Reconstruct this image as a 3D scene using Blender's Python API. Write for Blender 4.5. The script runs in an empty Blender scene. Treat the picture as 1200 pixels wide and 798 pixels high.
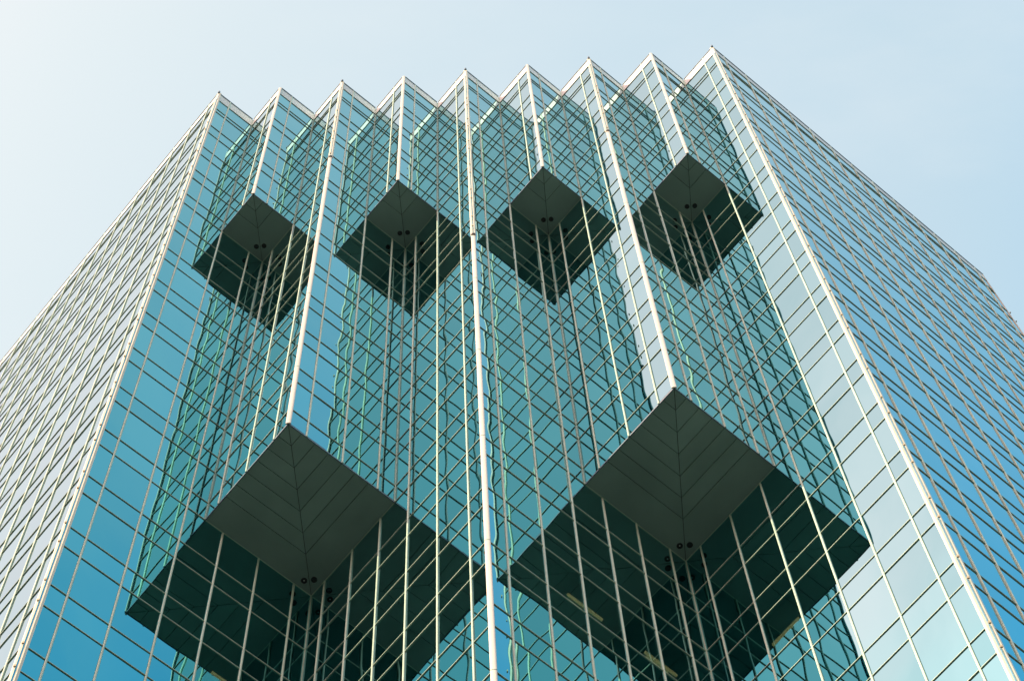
import bpy, bmesh, math, random
from mathutils import Vector, Matrix, Euler
from mathutils.bvhtree import BVHTree
random.seed(7)
sc = bpy.context.scene
col = sc.collection

# ------------------------------------------------------------------ scale of the place
S = 2.25                      # metres: length of one facade tooth (one and a half panes)
D = math.sqrt(2.0)            # tooth pitch, in teeth
EYE = 1.6
ROOF = EYE + 50.7516 * S
R2 = 1 / math.sqrt(2)

# ------------------------------------------------------------------ camera
rv = Vector((-1.20594859, 0.05797717, -0.07946049))
Rm = Matrix.Rotation(rv.length, 3, rv.normalized()) @ Matrix(((1, 0, 0), (0, 0, -1), (0, 1, 0)))
cam = bpy.data.cameras.new("camera")
camo = bpy.data.objects.new("camera", cam)
col.objects.link(camo)
CAM = Vector((6.27459514 * S, -12.67488866 * S, EYE))
m3 = Matrix((Rm[0], -Rm[1], -Rm[2])).transposed()
camo.matrix_world = Matrix.Translation(CAM) @ m3.to_4x4()
cam.sensor_width = 36.0
cam.lens = 2668.791 / 1200 * 36.0
cam.clip_start = 0.5
cam.clip_end = 20000
sc.camera = camo

# ------------------------------------------------------------------ sky, sun, exposure
SUN = Vector((-0.73, -0.43, 0.53)).normalized()
SUN_EL = math.asin(SUN.z)
SUN_ROT = math.atan2(SUN.x, SUN.y)
world = bpy.data.worlds.new("World")
sc.world = world
world.use_nodes = True
wn, wl = world.node_tree.nodes, world.node_tree.links
bg = wn["Background"]
sky = wn.new("ShaderNodeTexSky")
sky.sky_type = 'NISHITA'
sky.sun_disc = False
sky.sun_elevation = SUN_EL
sky.sun_rotation = SUN_ROT
sky.altitude = 0
sky.air_density = 1.0
sky.dust_density = 5.0
sky.ozone_density = 3.0
# the photograph's rendering of that sky: white towards the sun, clear blue away from it
sep = wn.new("ShaderNodeSeparateColor"); cmb = wn.new("ShaderNodeCombineColor")
wl.new(sky.outputs[0], sep.inputs[0])
for ch, (ref, lo_p, hi_p, level, cap) in enumerate(((1.15, 0.70, 1.18, 1.72, 5.2), (1.52, 0.48, 0.52, 1.84, 3.4), (2.42, 0.28, 0.60, 1.89, 3.4))):
    dv = wn.new("ShaderNodeMath"); dv.operation = 'DIVIDE'; dv.inputs[1].default_value = ref
    p1 = wn.new("ShaderNodeMath"); p1.operation = 'POWER'; p1.inputs[1].default_value = lo_p
    p2 = wn.new("ShaderNodeMath"); p2.operation = 'POWER'; p2.inputs[1].default_value = hi_p
    mx = wn.new("ShaderNodeMath"); mx.operation = 'SMOOTH_MAX'; mx.inputs[2].default_value = 0.05
    sm = wn.new("ShaderNodeMath"); sm.operation = 'SMOOTH_MIN'; sm.inputs[1].default_value = cap; sm.inputs[2].default_value = 0.8
    ml = wn.new("ShaderNodeMath"); ml.operation = 'MULTIPLY'; ml.inputs[1].default_value = level
    wl.new(sep.outputs[ch], dv.inputs[0]); wl.new(dv.outputs[0], p1.inputs[0]); wl.new(dv.outputs[0], p2.inputs[0])
    wl.new(p1.outputs[0], mx.inputs[0]); wl.new(p2.outputs[0], mx.inputs[1])
    wl.new(mx.outputs[0], sm.inputs[0]); wl.new(sm.outputs[0], ml.inputs[0])
    wl.new(ml.outputs[0], cmb.inputs[ch])
# thin haze on the sun's side, deepest blue away from it
tc = wn.new("ShaderNodeTexCoord")
dot = wn.new("ShaderNodeVectorMath"); dot.operation = 'DOT_PRODUCT'; dot.inputs[1].default_value = Vector((-0.9, -0.1, 0.42))
wl.new(tc.outputs["Generated"], dot.inputs[0])
mr = wn.new("ShaderNodeMapRange"); mr.interpolation_type = 'SMOOTHSTEP'
mr.inputs[1].default_value = -0.18; mr.inputs[2].default_value = 0.22
wl.new(dot.outputs["Value"], mr.inputs[0])
deep = wn.new("ShaderNodeMix"); deep.data_type = 'RGBA'
deep.inputs[6].default_value = (0.20, 0.80, 1.15, 1); deep.inputs[7].default_value = (1.0, 1.0, 1.0, 1)
sx = wn.new("ShaderNodeSeparateXYZ"); wl.new(tc.outputs["Generated"], sx.inputs[0])
lowz = wn.new("ShaderNodeMapRange"); lowz.interpolation_type = 'SMOOTHSTEP'     # towards the horizon haze evens the sky out
lowz.inputs[1].default_value = 0.75; lowz.inputs[2].default_value = 0.15
wl.new(sx.outputs[2], lowz.inputs[0])
even = wn.new("ShaderNodeMath"); even.operation = 'MAXIMUM'
wl.new(mr.outputs[0], even.inputs[0]); wl.new(lowz.outputs[0], even.inputs[1])
wl.new(even.outputs[0], deep.inputs[0])
mulc = wn.new("ShaderNodeMix"); mulc.data_type = 'RGBA'; mulc.blend_type = 'MULTIPLY'; mulc.inputs[0].default_value = 1.0
wl.new(cmb.outputs[0], mulc.inputs[6]); wl.new(deep.outputs[2], mulc.inputs[7])
# faint high cloud
mp = wn.new("ShaderNodeMapping"); mp.inputs["Scale"].default_value = (2.2, 5.5, 3.0); mp.inputs["Rotation"].default_value = (0.3, 0.2, 0.6)
cn = wn.new("ShaderNodeTexNoise"); cn.inputs["Scale"].default_value = 1.6; cn.inputs["Detail"].default_value = 7; cn.inputs["Roughness"].default_value = 0.55
wl.new(tc.outputs["Generated"], mp.inputs[0]); wl.new(mp.outputs[0], cn.inputs["Vector"])
cr = wn.new("ShaderNodeMapRange"); cr.interpolation_type = 'SMOOTHSTEP'
cr.inputs[1].default_value = 0.48; cr.inputs[2].default_value = 0.78; cr.inputs[4].default_value = 0.32
wl.new(cn.outputs[0], cr.inputs[0])
cl = wn.new("ShaderNodeMix"); cl.data_type = 'RGBA'; cl.inputs[7].default_value = (1.75, 1.85, 1.9, 1)
wl.new(cr.outputs[0], cl.inputs[0]); wl.new(mulc.outputs[2], cl.inputs[6])
wl.new(cl.outputs[2], bg.inputs[0])
bg.inputs[1].default_value = 0.15
sun = bpy.data.lights.new("sun", 'SUN')
sun.energy = 2.0
sun.angle = math.radians(0.5)
sun.color = (1.0, 0.80, 0.52)
suno = bpy.data.objects.new("sun", sun)
col.objects.link(suno)
suno.rotation_euler = SUN.to_track_quat('Z', 'Y').to_euler()
suno.location = (0, -60, 160)
sc.view_settings.view_transform = 'Standard'
sc.view_settings.look = 'None'
sc.view_settings.gamma = 1
sc.view_settings.use_curve_mapping = False
sc.view_settings.exposure = 1.7
sc.cycles.caustics_reflective = False
sc.cycles.caustics_refractive = False
sc.cycles.max_bounces = 16
sc.cycles.glossy_bounces = 12
sc.cycles.diffuse_bounces = 4

# ------------------------------------------------------------------ materials
def material(name):
    m = bpy.data.materials.new(name)
    m.use_nodes = True
    return m, m.node_tree.nodes, m.node_tree.links, m.node_tree.nodes["Principled BSDF"]

def painted(name, rgb, rough=0.45, metal=0.0, var=0.12, scale=1.5, streak=0.0):
    m, n, l, b = material(name)
    geo = n.new("ShaderNodeNewGeometry")
    noi = n.new("ShaderNodeTexNoise"); noi.inputs["Scale"].default_value = scale
    noi.inputs["Detail"].default_value = 6
    l.new(geo.outputs["Position"], noi.inputs["Vector"])
    ramp = n.new("ShaderNodeValToRGB")
    ramp.color_ramp.elements[0].position = 0.3
    ramp.color_ramp.elements[1].position = 0.7
    ramp.color_ramp.elements[0].color = (*[c * (1 - var) for c in rgb], 1)
    ramp.color_ramp.elements[1].color = (*[min(1, c * (1 + var)) for c in rgb], 1)
    l.new(noi.outputs[0], ramp.inputs[0])
    oi = n.new("ShaderNodeObjectInfo")              # each piece a shade of its own
    vr = n.new("ShaderNodeMapRange"); vr.inputs[3].default_value = 0.93; vr.inputs[4].default_value = 1.07
    l.new(oi.outputs["Random"], vr.inputs[0])
    hs = n.new("ShaderNodeHueSaturation"); l.new(vr.outputs[0], hs.inputs["Value"]); l.new(ramp.outputs[0], hs.inputs["Color"])
    l.new(hs.outputs[0], b.inputs["Base Color"])
    b.inputs["Roughness"].default_value = rough
    b.inputs["Metallic"].default_value = metal
    return m

def glass_material():
    m, n, l, b = material("mirror_glass")
    geo = n.new("ShaderNodeNewGeometry")
    oi = n.new("ShaderNodeObjectInfo")
    add = n.new("ShaderNodeMath"); add.operation = 'ADD'
    l.new(geo.outputs["Random Per Island"], add.inputs[0]); l.new(oi.outputs["Random"], add.inputs[1])
    fr = n.new("ShaderNodeMath"); fr.operation = 'FRACT'; l.new(add.outputs[0], fr.inputs[0])
    ramp = n.new("ShaderNodeValToRGB")
    ramp.color_ramp.elements[0].color = (0.080, 0.41, 0.46, 1)
    ramp.color_ramp.elements[1].color = (0.110, 0.48, 0.53, 1)
    l.new(fr.outputs[0], ramp.inputs[0])
    l.new(ramp.outputs[0], b.inputs["Base Color"])
    b.inputs["Metallic"].default_value = 1.0
    b.inputs["Roughness"].default_value = 0.0
    noi = n.new("ShaderNodeTexNoise"); noi.inputs["Scale"].default_value = 0.5
    noi.inputs["Detail"].default_value = 0.0
    l.new(geo.outputs["Position"], noi.inputs["Vector"])
    bump = n.new("ShaderNodeBump"); bump.inputs["Strength"].default_value = 1.0
    bump.inputs["Distance"].default_value = 0.008
    l.new(noi.outputs[0], bump.inputs["Height"])
    l.new(bump.outputs[0], b.inputs["Normal"])
    return m

def clear_glass(src):
    m = src.copy(); m.name = "lit_room_glass"
    n, l = m.node_tree.nodes, m.node_tree.links
    b = n["Principled BSDF"]; out = n["Material Output"]
    tr = n.new("ShaderNodeBsdfTransparent"); tr.inputs[0].default_value = (0.85, 1.0, 0.9, 1)
    mx = n.new("ShaderNodeMixShader"); mx.inputs[0].default_value = 0.25
    l.new(b.outputs[0], mx.inputs[1]); l.new(tr.outputs[0], mx.inputs[2]); l.new(mx.outputs[0], out.inputs[0])
    return m
M_GLASS = glass_material()
M_CLEAR = clear_glass(M_GLASS)
M_TUBE_LIGHT, _n, _l, _b = material("warm_ceiling_light")
_b.inputs["Base Color"].default_value = (0.8, 0.75, 0.6, 1)
_b.inputs["Emission Color"].default_value = (1.0, 0.74, 0.36, 1)
_b.inputs["Emission Strength"].default_value = 0.55
M_MULL = painted("champagne_aluminium", (0.44, 0.66, 0.53), 0.4, 0.0, 0.1)
M_TRIM = painted("cream_corner_cover", (0.58, 0.64, 0.50), 0.35, 0.0, 0.08, 0.8)
M_TUBE = painted("white_enamel", (0.60, 0.66, 0.58), 0.28, 0.0, 0.04, 0.6)
M_JOINT = painted("olive_joint", (0.42, 0.40, 0.26), 0.5, 0.0, 0.2)
M_DARKMET = painted("dark_metal_cap", (0.10, 0.10, 0.085), 0.4, 0.0, 0.15)
M_PARA = painted("white_parapet_panel", (0.66, 0.79, 0.76), 0.5, 0.0, 0.03, 0.3)
M_COPE = painted("blue_grey_coping", (0.12, 0.2, 0.26), 0.4, 0.0, 0.1)
M_SOFF = painted("grey_soffit_panel", (0.225, 0.41, 0.375), 0.6, 0.0, 0.13, 0.45)
M_DARK = painted("dark_backing", (0.02, 0.022, 0.022), 0.8, 0.0, 0.2)
M_LAMP = painted("black_downlight", (0.012, 0.014, 0.013), 0.5, 0.0, 0.2)
M_ROOF = painted("grey_roof", (0.25, 0.25, 0.24), 0.8, 0.0, 0.15)
M_GROUND = painted("grey_paving", (0.085, 0.096, 0.092), 0.85, 0.0, 0.25, 0.05)

# ------------------------------------------------------------------ helpers
def W(x, y, z=0.0):           # facade units (teeth, roof = 0) -> metres
    return Vector((x * S, y * S, ROOF + z * S))

def mesh_obj(name, verts, faces, mat, parent=None, smooth=False):
    me = bpy.data.meshes.new(name)
    me.from_pydata(verts, [], faces); me.update()
    if smooth:
        for p in me.polygons: p.use_smooth = True
    me.materials.append(mat)
    o = bpy.data.objects.new(name, me); col.objects.link(o)
    if parent: o.parent = parent
    return o

BOXF = [(0, 3, 2, 1), (4, 5, 6, 7), (0, 1, 5, 4), (1, 2, 6, 5), (2, 3, 7, 6), (3, 0, 4, 7)]
def box_verts(x0, x1, y0, y1, z0, z1):
    return [Vector(v) for v in ((x0, y0, z0), (x1, y0, z0), (x1, y1, z0), (x0, y1, z0),
                                (x0, y0, z1), (x1, y0, z1), (x1, y1, z1), (x0, y1, z1))]

def prism(profile, z0, z1):
    n = len(profile)
    v = [Vector((p[0], p[1], z0)) for p in profile] + [Vector((p[0], p[1], z1)) for p in profile]
    f = [tuple(reversed(range(n))), tuple(range(n, 2 * n))] + [(i, (i + 1) % n, n + (i + 1) % n, n + i) for i in range(n)]
    return v, f

_cache = {}
def shared(name, key, verts, faces, mat, smooth=False):
    k = (name,) + tuple(round(x, 4) for x in key)
    if k not in _cache:
        me = bpy.data.meshes.new(name)
        me.from_pydata([tuple(v) for v in verts], [], faces); me.update()
        if smooth:
            for p in me.polygons: p.use_smooth = True
        me.materials.append(mat)
        _cache[k] = me
    return _cache[k]

# ------------------------------------------------------------------ ground
g = mesh_obj("ground", [(-9000, -9000, 0), (9000, -9000, 0), (9000, 9000, 0), (-9000, 9000, 0)], [(0, 1, 2, 3)], M_GROUND)
g["kind"] = "structure"

# ------------------------------------------------------------------ tower
BASE = Vector((4 * D * S, 4 * S, 0))
tower = bpy.data.objects.new("glass_tower", None); col.objects.link(tower)
tower.location = BASE
tower["label"] = "tall mirror glass office tower with saw-toothed corner and dark square soffits"
tower["category"] = "tower"

GROUND_Z = -ROOF / S
ZA, ZB = -8.18, -20.01
UP0, FL, SP = -2.54, 1.69, 0.57
rows = [(-0.47, -1.16, 'glass_pane'), (-1.16, -1.38, 'glass_pane'), (-1.38, UP0, 'glass_pane')]
k = 0
while True:
    u = UP0 - FL * k; lo = u - SP; nx = UP0 - FL * (k + 1)
    if nx < GROUND_Z + 0.3:
        rows.append((u, lo, 'spandrel_pane')); rows.append((lo, GROUND_Z, 'glass_pane')); break
    rows.append((u, lo, 'spandrel_pane')); rows.append((lo, nx, 'glass_pane'))
    k += 1

WALL = 8 + 2 / 3
def notch(z):
    return 1 if z > ZA + 0.01 else (2 if z > ZB + 0.01 else 4)

# a face: tip (x, y), direction along the wall, outward normal, width function of z, lowest z
faces = []
dL, dR = Vector((-R2, R2, 0)), Vector((R2, R2, 0))
nL, nR = Vector((-R2, -R2, 0)), Vector((R2, -R2, 0))
def bottom(i):
    return GROUND_Z if i % 4 == 0 else (ZB if i % 2 == 0 else ZA)
for i in range(9):
    tip = (i * D, 0)
    faces.append(dict(tip=tip, d=dL, n=nL, zb=bottom(i), w=(lambda z: WALL) if i == 0 else notch, long=i == 0))
    faces.append(dict(tip=tip, d=dR, n=nR, zb=bottom(i), w=(lambda z: WALL) if i == 8 else notch, long=i == 8))
BACK = 8 * D * R2 + WALL       # length of the two rear walls
eL = (-WALL * R2, WALL * R2); eR = (8 * D + WALL * R2, WALL * R2)
faces.append(dict(tip=eL, d=dR, n=nL * -1 if False else Vector((-R2, R2, 0)), zb=GROUND_Z, w=lambda z: BACK, long=True, rear=True))
faces.append(dict(tip=eR, d=dL, n=Vector((R2, R2, 0)), zb=GROUND_Z, w=lambda z: BACK, long=True, rear=True))

def cells(wmax):
    xs = [0.0, 1 / 3]
    while xs[-1] + 2 / 3 < wmax - 1e-4: xs.append(xs[-1] + 2 / 3)
    if wmax - xs[-1] > 1e-4: xs.append(wmax)
    return xs

def frame_of(f, w, z):         # matrix at a place on a wall: X along the wall, Y outward, Z up
    o = W(f['tip'][0] + f['d'].x * w, f['tip'][1] + f['d'].y * w, z)
    x, y = f['d'], f['n']
    zc = Vector((0, 0, 1))
    m = Matrix(((x.x, y.x, 0, o.x), (x.y, y.y, 0, o.y), (0, 0, 1, o.z), (0, 0, 0, 1)))
    return m
def handed(f):                 # mirrored walls would turn the meshes inside out
    return f['d'].cross(f['n']).z > 0
def frame_ok(f, w, z):
    m = frame_of(f, w, z)
    if not handed(f):
        m = m @ Matrix(((-1, 0, 0, 0), (0, 1, 0, 0), (0, 0, 1, 0), (0, 0, 0, 1)))
    return m                   # X sign flips, shapes used are symmetric about X = 0

# ---- opaque dark backing added behind the glass to stop light leaks, one mesh part per band
def plan(m, off):
    pts = []
    o = off * D / S
    n = 8 // m
    for j in range(n):
        pts.append((j * m * D, o)); pts.append(((j + 0.5) * m * D, m * D / 2 + o))
    pts.append((8 * D, o))
    pts.append((eR[0] - o, eR[1])); pts.append((4 * D, eR[1] + BACK * R2 - o)); pts.append((eL[0] + o, eL[1]))
    return pts
cv, cf = [], []
for m_, z1, z0 in ((1, -0.35, ZA + 0.06), (2, ZA + 0.06, ZB + 0.06), (4, ZB + 0.06, GROUND_Z)):
    pr = [W(a, b) - BASE for a, b in plan(m_, 0.16)]
    v, f = prism([(p.x, p.y) for p in pr], ROOF + z0 * S, ROOF + z1 * S)
    cf += [tuple(i + len(cv) for i in q) for q in f]; cv += v
core = mesh_obj("backing_core", cv, cf, M_DARK, tower)
pr = [W(a, b) - BASE for a, b in plan(1, 0.12)]
v, f = prism([(p.x, p.y) for p in pr], ROOF - 0.34 * S, ROOF - 0.30 * S)
mesh_obj("roof", v, f, M_ROOF, tower)

# ---- list every pane, parapet panel, transom; then give the largest in view their own object
def project(p):
    q = m3.transposed() @ (p - CAM)
    if q.z > -0.1: return None
    return (600 + 2668.79 * q.x / -q.z, 399 - 2668.79 * q.y / -q.z)
bv = []; bf = []
for f in faces:
    zs = [r[0] for r in rows] + [GROUND_Z]
    for z1, z0 in ((0, ZA), (ZA, ZB), (ZB, GROUND_Z)):
        if z0 < f['zb'] - 1e-4: continue
        wm = f['w']((z0 + z1) / 2)
        b = len(bv)
        bv += [frame_of(f, 0, z0).translation, frame_of(f, wm, z0).translation, frame_of(f, wm, z1).translation, frame_of(f, 0, z1).translation]
        bf.append((b, b + 1, b + 2, b + 3))
bvh = BVHTree.FromPolygons([tuple(v) for v in bv], bf)
def size_in_view(f, w0, w1, z0, z1):
    ps = [project(frame_of(f, w, z).translation) for w, z in ((w0, z0), (w1, z0), (w1, z1), (w0, z1))]
    if any(p is None for p in ps): return 0.0
    cx = sum(p[0] for p in ps) / 4; cy = sum(p[1] for p in ps) / 4
    if not (-5 < cx < 1205 and -5 < cy < 803): return 0.0
    c = frame_of(f, (w0 + w1) / 2, (z0 + z1) / 2).translation
    if f['n'].dot(CAM - c) < 0: return 0.0
    d = c - CAM
    hit = bvh.ray_cast(CAM, d.normalized(), d.length - 0.3)
    if hit[0] is not None: return 0.0
    a = 0
    for i in range(4):
        p, q = ps[i], ps[(i + 1) % 4]; a += p[0] * q[1] - q[0] * p[1]
    return abs(a) / 2

items = {'glass_pane': [], 'spandrel_pane': [], 'transom': [], 'parapet_panel': []}
for f in faces:
    for z1, z0, kind in rows:
        if z0 < f['zb'] - 1e-3: continue
        wm = f['w']((z0 + z1) / 2)
        xs = cells(wm)
        for a, b in zip(xs, xs[1:]):
            items[kind].append((size_in_view(f, a, b, z0, z1), f, a, b, z0, z1))
        items['transom'].append((size_in_view(f, 0, wm, z1 - 0.01, z1 + 0.01) + 1e-6, f, 0, wm, z1 - 0.01, z1 + 0.01))
    xs = cells(f['w'](0))
    for a, b in zip(xs, xs[1:]):
        items['parapet_panel'].append((size_in_view(f, a, b, -0.47, 0), f, a, b, -0.47, 0))

GAP = 0.012
def pane_shape(f, a, b, z0, z1, gl=True):
    ww = (b - a) * S - 2 * GAP; hh = (z1 - z0) * S - 2 * GAP
    y1 = 0.0 if gl else 0.012
    v = box_verts(-ww / 2, ww / 2, -0.035, y1, -hh / 2, hh / 2)
    return (ww, hh), v
def tilt():
    return Euler((math.radians(random.gauss(0, 0.10)), 0, math.radians(random.gauss(0, 0.10)))).to_matrix().to_4x4()
SHIFT = Matrix.Translation(-BASE)
# office ceiling lights that show through the darkest reflections: face index, from, to along the wall, height
LIT = [(9, 1.40, 2.00, -24.21), (9, 1.38, 1.62, -24.40), (9, 2.74, 3.30, -24.22), (9, 2.74, 3.12, -24.36),
       (16, 2.42, 2.94, -24.10), (1, 2.60, 2.97, -23.86)]
def emit_panes(kind, mat, gl=True, limit=300):
    lst = sorted(items[kind], key=lambda t: -t[0])
    rv_, rf_ = [], []
    for idx, (area, f, a, b, z0, z1) in enumerate(lst):
        key, v = pane_shape(f, a, b, z0, z1, gl)
        m = SHIFT @ frame_ok(f, (a + b) / 2, (z0 + z1) / 2)
        if gl: m = m @ tilt()
        mt = mat
        for fi, w0, w1, zc in LIT:
            if gl and f is faces[fi] and a < w1 and b > w0 and z0 < zc < z1: mt = M_CLEAR
        if (idx < limit and area > 0) or mt is M_CLEAR:
            me = shared(kind, key + ((1,) if mt is M_CLEAR else ()), v, BOXF, mt)
            o = bpy.data.objects.new(kind, me); col.objects.link(o); o.parent = tower
            o.matrix_local = m
        else:
            n0 = len(rv_)
            rv_ += [m @ p for p in v]; rf_ += [tuple(i + n0 for i in q) for q in BOXF]
    if rv_:
        o = mesh_obj(kind, rv_, rf_, mat, tower); o["kind"] = "stuff"
emit_panes('glass_pane', M_GLASS)
emit_panes('spandrel_pane', M_GLASS)
emit_panes('parapet_panel', M_PARA, False)

# transoms: bars running the width of one face, a small lip over the glass
TR_H, TR_D = 0.022, 0.029
lst = sorted(items['transom'], key=lambda t: -t[0])
rv_, rf_ = [], []
for idx, (area, f, a, b, z0, z1) in enumerate(lst):
    ww = (b - a) * S - 0.10
    mid = (a + b) / 2 + (0.05 / 2) / S
    v = box_verts(-ww / 2, ww / 2, -0.03, TR_D, -TR_H / 2, TR_H / 2)
    m = SHIFT @ frame_ok(f, mid, (z0 + z1) / 2)
    if idx < 300 and area > 1e-4:
        me = shared('transom', (ww,), v, BOXF, M_MULL)
        o = bpy.data.objects.new('transom', me); col.objects.link(o); o.parent = tower; o.matrix_local = m
    else:
        n0 = len(rv_); rv_ += [m @ p for p in v]; rf_ += [tuple(i + n0 for i in q) for q in BOXF]
o = mesh_obj('transom', rv_, rf_, M_MULL, tower); o["kind"] = "stuff"

# mullions: full-height uprights, bottom where their wall ends
MW, MD = 0.068, 0.046
def mullion(f, w, ztop, zbot):
    hh = (ztop - zbot) * S
    pr = [(-MW / 2, -0.03), (MW / 2, -0.03), (MW / 2, MD - 0.016), (MW / 2 - 0.016, MD), (-MW / 2 + 0.016, MD), (-MW / 2, MD - 0.016)]
    v, fc = prism(pr, -hh / 2, hh / 2)
    me = shared('mullion', (hh,), v, fc, M_MULL)
    o = bpy.data.objects.new('mullion', me); col.objects.link(o); o.parent = tower
    o.matrix_local = SHIFT @ frame_ok(f, w, (ztop + zbot) / 2)
for f in faces:
    xs = cells(f['w'](f['zb'] + 0.05))
    for w in xs[1:-1]:
        zt = 0.0
        if not f['long']:
            if w > 1 + 1e-3: zt = ZA - 0.012
            if w > 2 + 1e-3: zt = ZB - 0.012
        if not f['long'] and abs(w - 1) < 1e-3:
            zt = ZA - 0.012      # above it this line is the inner corner post
        mullion(f, w, zt - 0.004, f['zb'])
# inner corner posts
def post(x, y, ztop, zbot):
    p = W(x, y) - BASE
    r = 0.048
    pr = [(0, -r * 1.3), (r, 0), (0, r * 0.5), (-r, 0)]
    hh = (ztop - zbot) * S
    v, fc = prism(pr, -hh / 2, hh / 2)
    me = shared('corner_post', (hh,), v, fc, M_MULL)
    o = bpy.data.objects.new('corner_post', me); col.objects.link(o); o.parent = tower
    o.location = (p.x, p.y, ROOF + (ztop + zbot) / 2 * S)
for m_, z1, z0 in ((1, -0.02, ZA), (2, ZA - 0.012, ZB), (4, ZB - 0.012, GROUND_Z)):
    for j in range(8 // m_):
        post((j + 0.5) * m_ * D, m_ * D / 2, z1, z0)

# outer corner covers: folded cream plates on the long corners, white round tubes on the teeth
def tube(r, z0, z1, seg=16):
    pr = [(r * math.cos(2 * math.pi * i / seg), r * math.sin(2 * math.pi * i / seg)) for i in range(seg)]
    return prism(pr, z0, z1)
def bullnose(rx, ry, z0, z1, seg=20):
    pr = [(rx * math.cos(2 * math.pi * i / seg), ry * math.sin(2 * math.pi * i / seg)) for i in range(seg)]
    return prism(pr, z0, z1)
def put(name, key, v, fc, mat, loc, parent, smooth=False):
    me = shared(name, key, v, fc, mat)
    if smooth:
        for q in me.polygons: q.use_smooth = len(q.vertices) == 4
    o = bpy.data.objects.new(name, me); col.objects.link(o); o.parent = parent; o.location = loc
    return o
def round_cover(x, y, top, zb, r):
    p = W(x, y) - BASE
    hh = (top - zb) * S
    v, fc = bullnose(r, r * 0.42, -hh / 2, hh / 2)
    o = put('corner_bead', (hh, r), v, fc, M_TUBE, (p.x, p.y + 0.0, ROOF + (top + zb) / 2 * S), tower)
    z = UP0 - FL * 3
    while z > zb + 0.2:
        if z < top - 0.2:
            v, fc = bullnose(r * 1.05, r * 0.5, -0.014, 0.014)
            put('joint_ring', (r,), v, fc, M_MULL, (0, 0, ROOF + z * S - o.location.z), o, True)
        z -= FL * 2
    if top < -1:
        v, fc = bullnose(r * 1.06, r * 0.9, -0.16, 0.02)
        put('bead_cap', (r,), v, fc, M_DARKMET, (0, 0, hh / 2), o, True)
    return o
def folded_cover(x, y, top, zb, rot=0.0, finial=True, t=0.15, c=0.075, h=0.035):
    p = W(x, y) - BASE
    hh = (top - zb) * S
    L = [dL * t, dL * t + nL * h, dL * c + nL * h]
    R = [dR * c + nR * h, dR * t + nR * h, dR * t]
    pr = [(q.x, q.y) for q in L + R] + [(0, 0.02)]
    v, fc = prism(pr, -hh / 2, hh / 2)
    o = put('corner_cover', (hh,), v, fc, M_TRIM, (p.x, p.y, ROOF + (top + zb) / 2 * S), tower)
    o.rotation_euler.z = rot
    for z1, z0, kind in rows[3:]:
        if z1 < zb + 0.1 or z1 < -36: break
        w_ = 0.035
        pq = [(-w_, -0.045), (w_, -0.045), (w_, 0.0), (-w_, 0.0)]
        v, fc = prism(pq, -0.045, 0.045)
        put('joint_plate', (1,), v, fc, M_JOINT, (0, -0.045, ROOF + z1 * S - o.location.z), o)
    if finial:
        v, fc = tube(0.06, -0.02, 0.18, 10)
        put('finial', (1,), v, fc, M_COPE, (0, 0, hh / 2), o)
    return o
for i in range(9):
    if i in (0, 8): folded_cover(i * D, 0, 0.10, GROUND_Z)
    elif i == 4:
        folded_cover(i * D, 0, 0.10, -11.99, t=0.125, c=0.06); round_cover(i * D, 0, -11.99, GROUND_Z, 0.092)
    elif i % 2 == 0:
        folded_cover(i * D, 0, 0.10, -6.08, t=0.125, c=0.06); round_cover(i * D, 0, -6.08, ZB, 0.092)
    else: round_cover(i * D, 0, 0.004, ZA, 0.08)
folded_cover(eL[0], eL[1], 0.05, GROUND_Z, -math.pi / 2, False)
folded_cover(eR[0], eR[1], 0.05, GROUND_Z, math.pi / 2, False)
folded_cover(4 * D, eR[1] + BACK * R2, 0.05, GROUND_Z, math.pi, False)

# coping on the parapet
for f in faces:
    wm = f['w'](0)
    ww = wm * S - 0.16
    v = box_verts(-ww / 2, ww / 2, -0.22, 0.05, 0.0, 0.07)
    o = bpy.data.objects.new('coping', shared('coping', (ww,), v, BOXF, M_COPE)); col.objects.link(o); o.parent = tower
    o.matrix_local = SHIFT @ frame_ok(f, wm / 2, 0.001)

for fi, w0, w1, zc in LIT:
    f = faces[fi]; ww = (w1 - w0) * S
    v = box_verts(-ww / 2, ww / 2, -0.13, -0.06, -0.045, 0.045)
    o = bpy.data.objects.new('ceiling_light', shared('ceiling_light', (ww,), v, BOXF, M_TUBE_LIGHT)); col.objects.link(o); o.parent = tower
    o.matrix_local = SHIFT @ frame_ok(f, (w0 + w1) / 2, zc)

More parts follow.
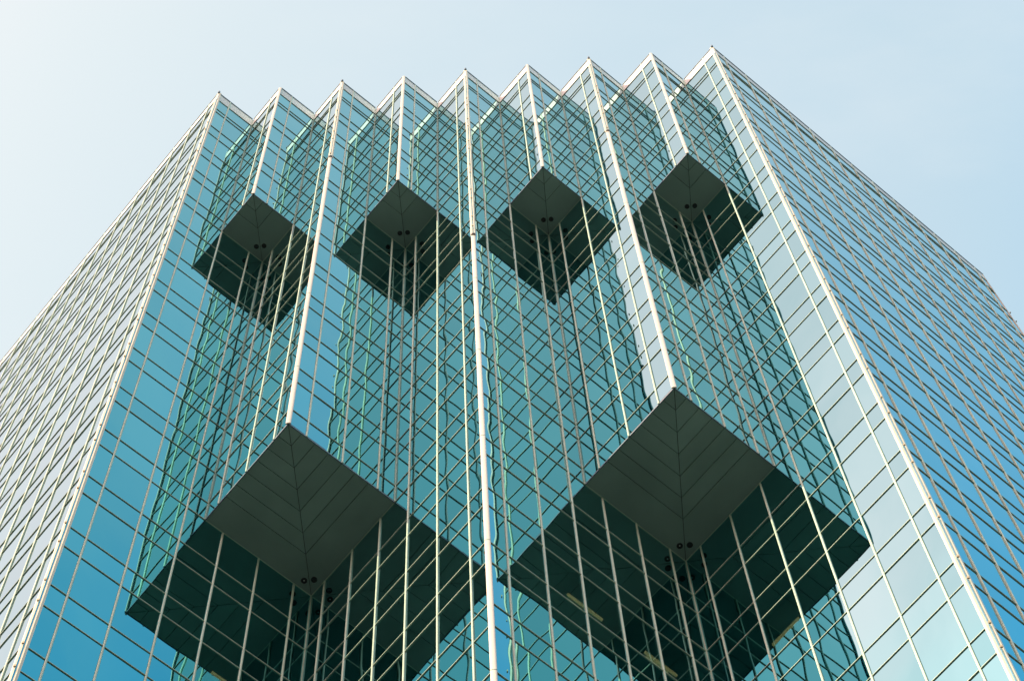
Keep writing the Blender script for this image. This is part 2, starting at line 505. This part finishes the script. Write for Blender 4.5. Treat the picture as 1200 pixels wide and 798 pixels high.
# ---- soffits under the cut-off teeth
def soffit(i, m_, z, nstrip, last):
    lab = None
    # local axes: a along dR, b along dL from the tip
    zz = ROOF + z * S
    def P(a, b, dz=0.0):
        p = W(i * D + (a - b) * R2, (a + b) * R2) - BASE
        return Vector((p.x, p.y, zz + dz))
    e = 0.02 / S
    v = [P(0, 0, 0.05), P(m_, 0, 0.05), P(m_, m_, 0.05), P(0, m_, 0.05), P(0, 0, 0.12), P(m_, 0, 0.12), P(m_, m_, 0.12), P(0, m_, 0.12)]
    so = mesh_obj("soffit", v, BOXF, M_DARK, tower)
    cuts = [m_ * j / nstrip for j in range(last + 1)] + [m_]
    gp = 0.010 / S
    for side in (0, 1):
        for a0, a1 in zip(cuts, cuts[1:]):
            A0 = a0 + gp; A1 = a1 - (gp if a1 < m_ else 0.012 / S)
            s2 = gp * D
            q = [(A0, 0.03 / S), (A1, 0.03 / S), (A1, A1 - s2), (A0, max(A0 - s2, 0.03 / S + 0.001))]
            if a0 == 0: q = [(0.03 / S + s2, 0.03 / S), (A1, 0.03 / S), (A1, A1 - s2)]
            if side: q = [(b, a) for a, b in q][::-1]
            n = len(q)
            vv = [P(a, b, 0.0) for a, b in q] + [P(a, b, 0.052) for a, b in q]
            ff = [tuple(range(n)), tuple(reversed(range(n, 2 * n)))] + [(j, n + j, n + (j + 1) % n, (j + 1) % n) for j in range(n)]
            o = mesh_obj("soffit_panel", vv, [tuple(reversed(t)) for t in ff], M_SOFF, so)
    # edge angle along the two outer sides
    for side in (0, 1):
        q = [(0, -0.01 / S), (m_, -0.01 / S), (m_, 0.024 / S), (0, 0.024 / S)]
        if side: q = [(b, a) for a, b in q][::-1]
        vv = [P(a, b, -0.015) for a, b in q] + [P(a, b, 0.06) for a, b in q]
        mesh_obj("edge_angle", vv, [tuple(reversed(t)) for t in BOXF] if False else BOXF, M_COPE, so)
    # downlights
    fr = 1 - (0.76 / (m_ * S * D) if m_ == 1 else 0.62 / (m_ * S * D))
    for sg in (-1, 1):
        c = P(m_ * fr, m_ * fr, 0.0) + Vector((sg * 0.17, 0, 0))
        vv, ff = [], []
        seg = 18
        for rr, dz in ((0.108, -0.001), (0.108, -0.02), (0.09, -0.022), (0.085, 0.0)):
            vv += [c + Vector((rr * math.cos(2 * math.pi * t / seg), rr * math.sin(2 * math.pi * t / seg), dz)) for t in range(seg)]
        for r_ in range(3):
            for t in range(seg):
                ff.append((r_ * seg + t, (r_ + 1) * seg + t, (r_ + 1) * seg + (t + 1) % seg, r_ * seg + (t + 1) % seg))
        ff.append(tuple(3 * seg + t for t in range(seg)))
        # the bottom disc lies 2 mm under the panel
        for t in range(seg): vv[3 * seg + t].z -= 0.003
        if m_ == 2 and sg < 0:           # this fitting shows its bulb
            b0 = len(vv)
            vv += [c + Vector((0.03 * math.cos(t), 0.03 * math.sin(t), -0.012)) for t in (0, 1.05, 2.1, 3.14, 4.19, 5.24)]
            ff.append(tuple(range(b0, b0 + 6)))
        dl = mesh_obj("downlight", vv, ff, M_LAMP, so)
        if m_ == 2 and sg < 0:
            dl.data.materials.append(M_TUBE); dl.data.polygons[-1].material_index = 1
    return so
for i in (1, 3, 5, 7): soffit(i, 1, ZA, 4, 2)
for i in (2, 6): soffit(i, 2, ZB, 8, 6)
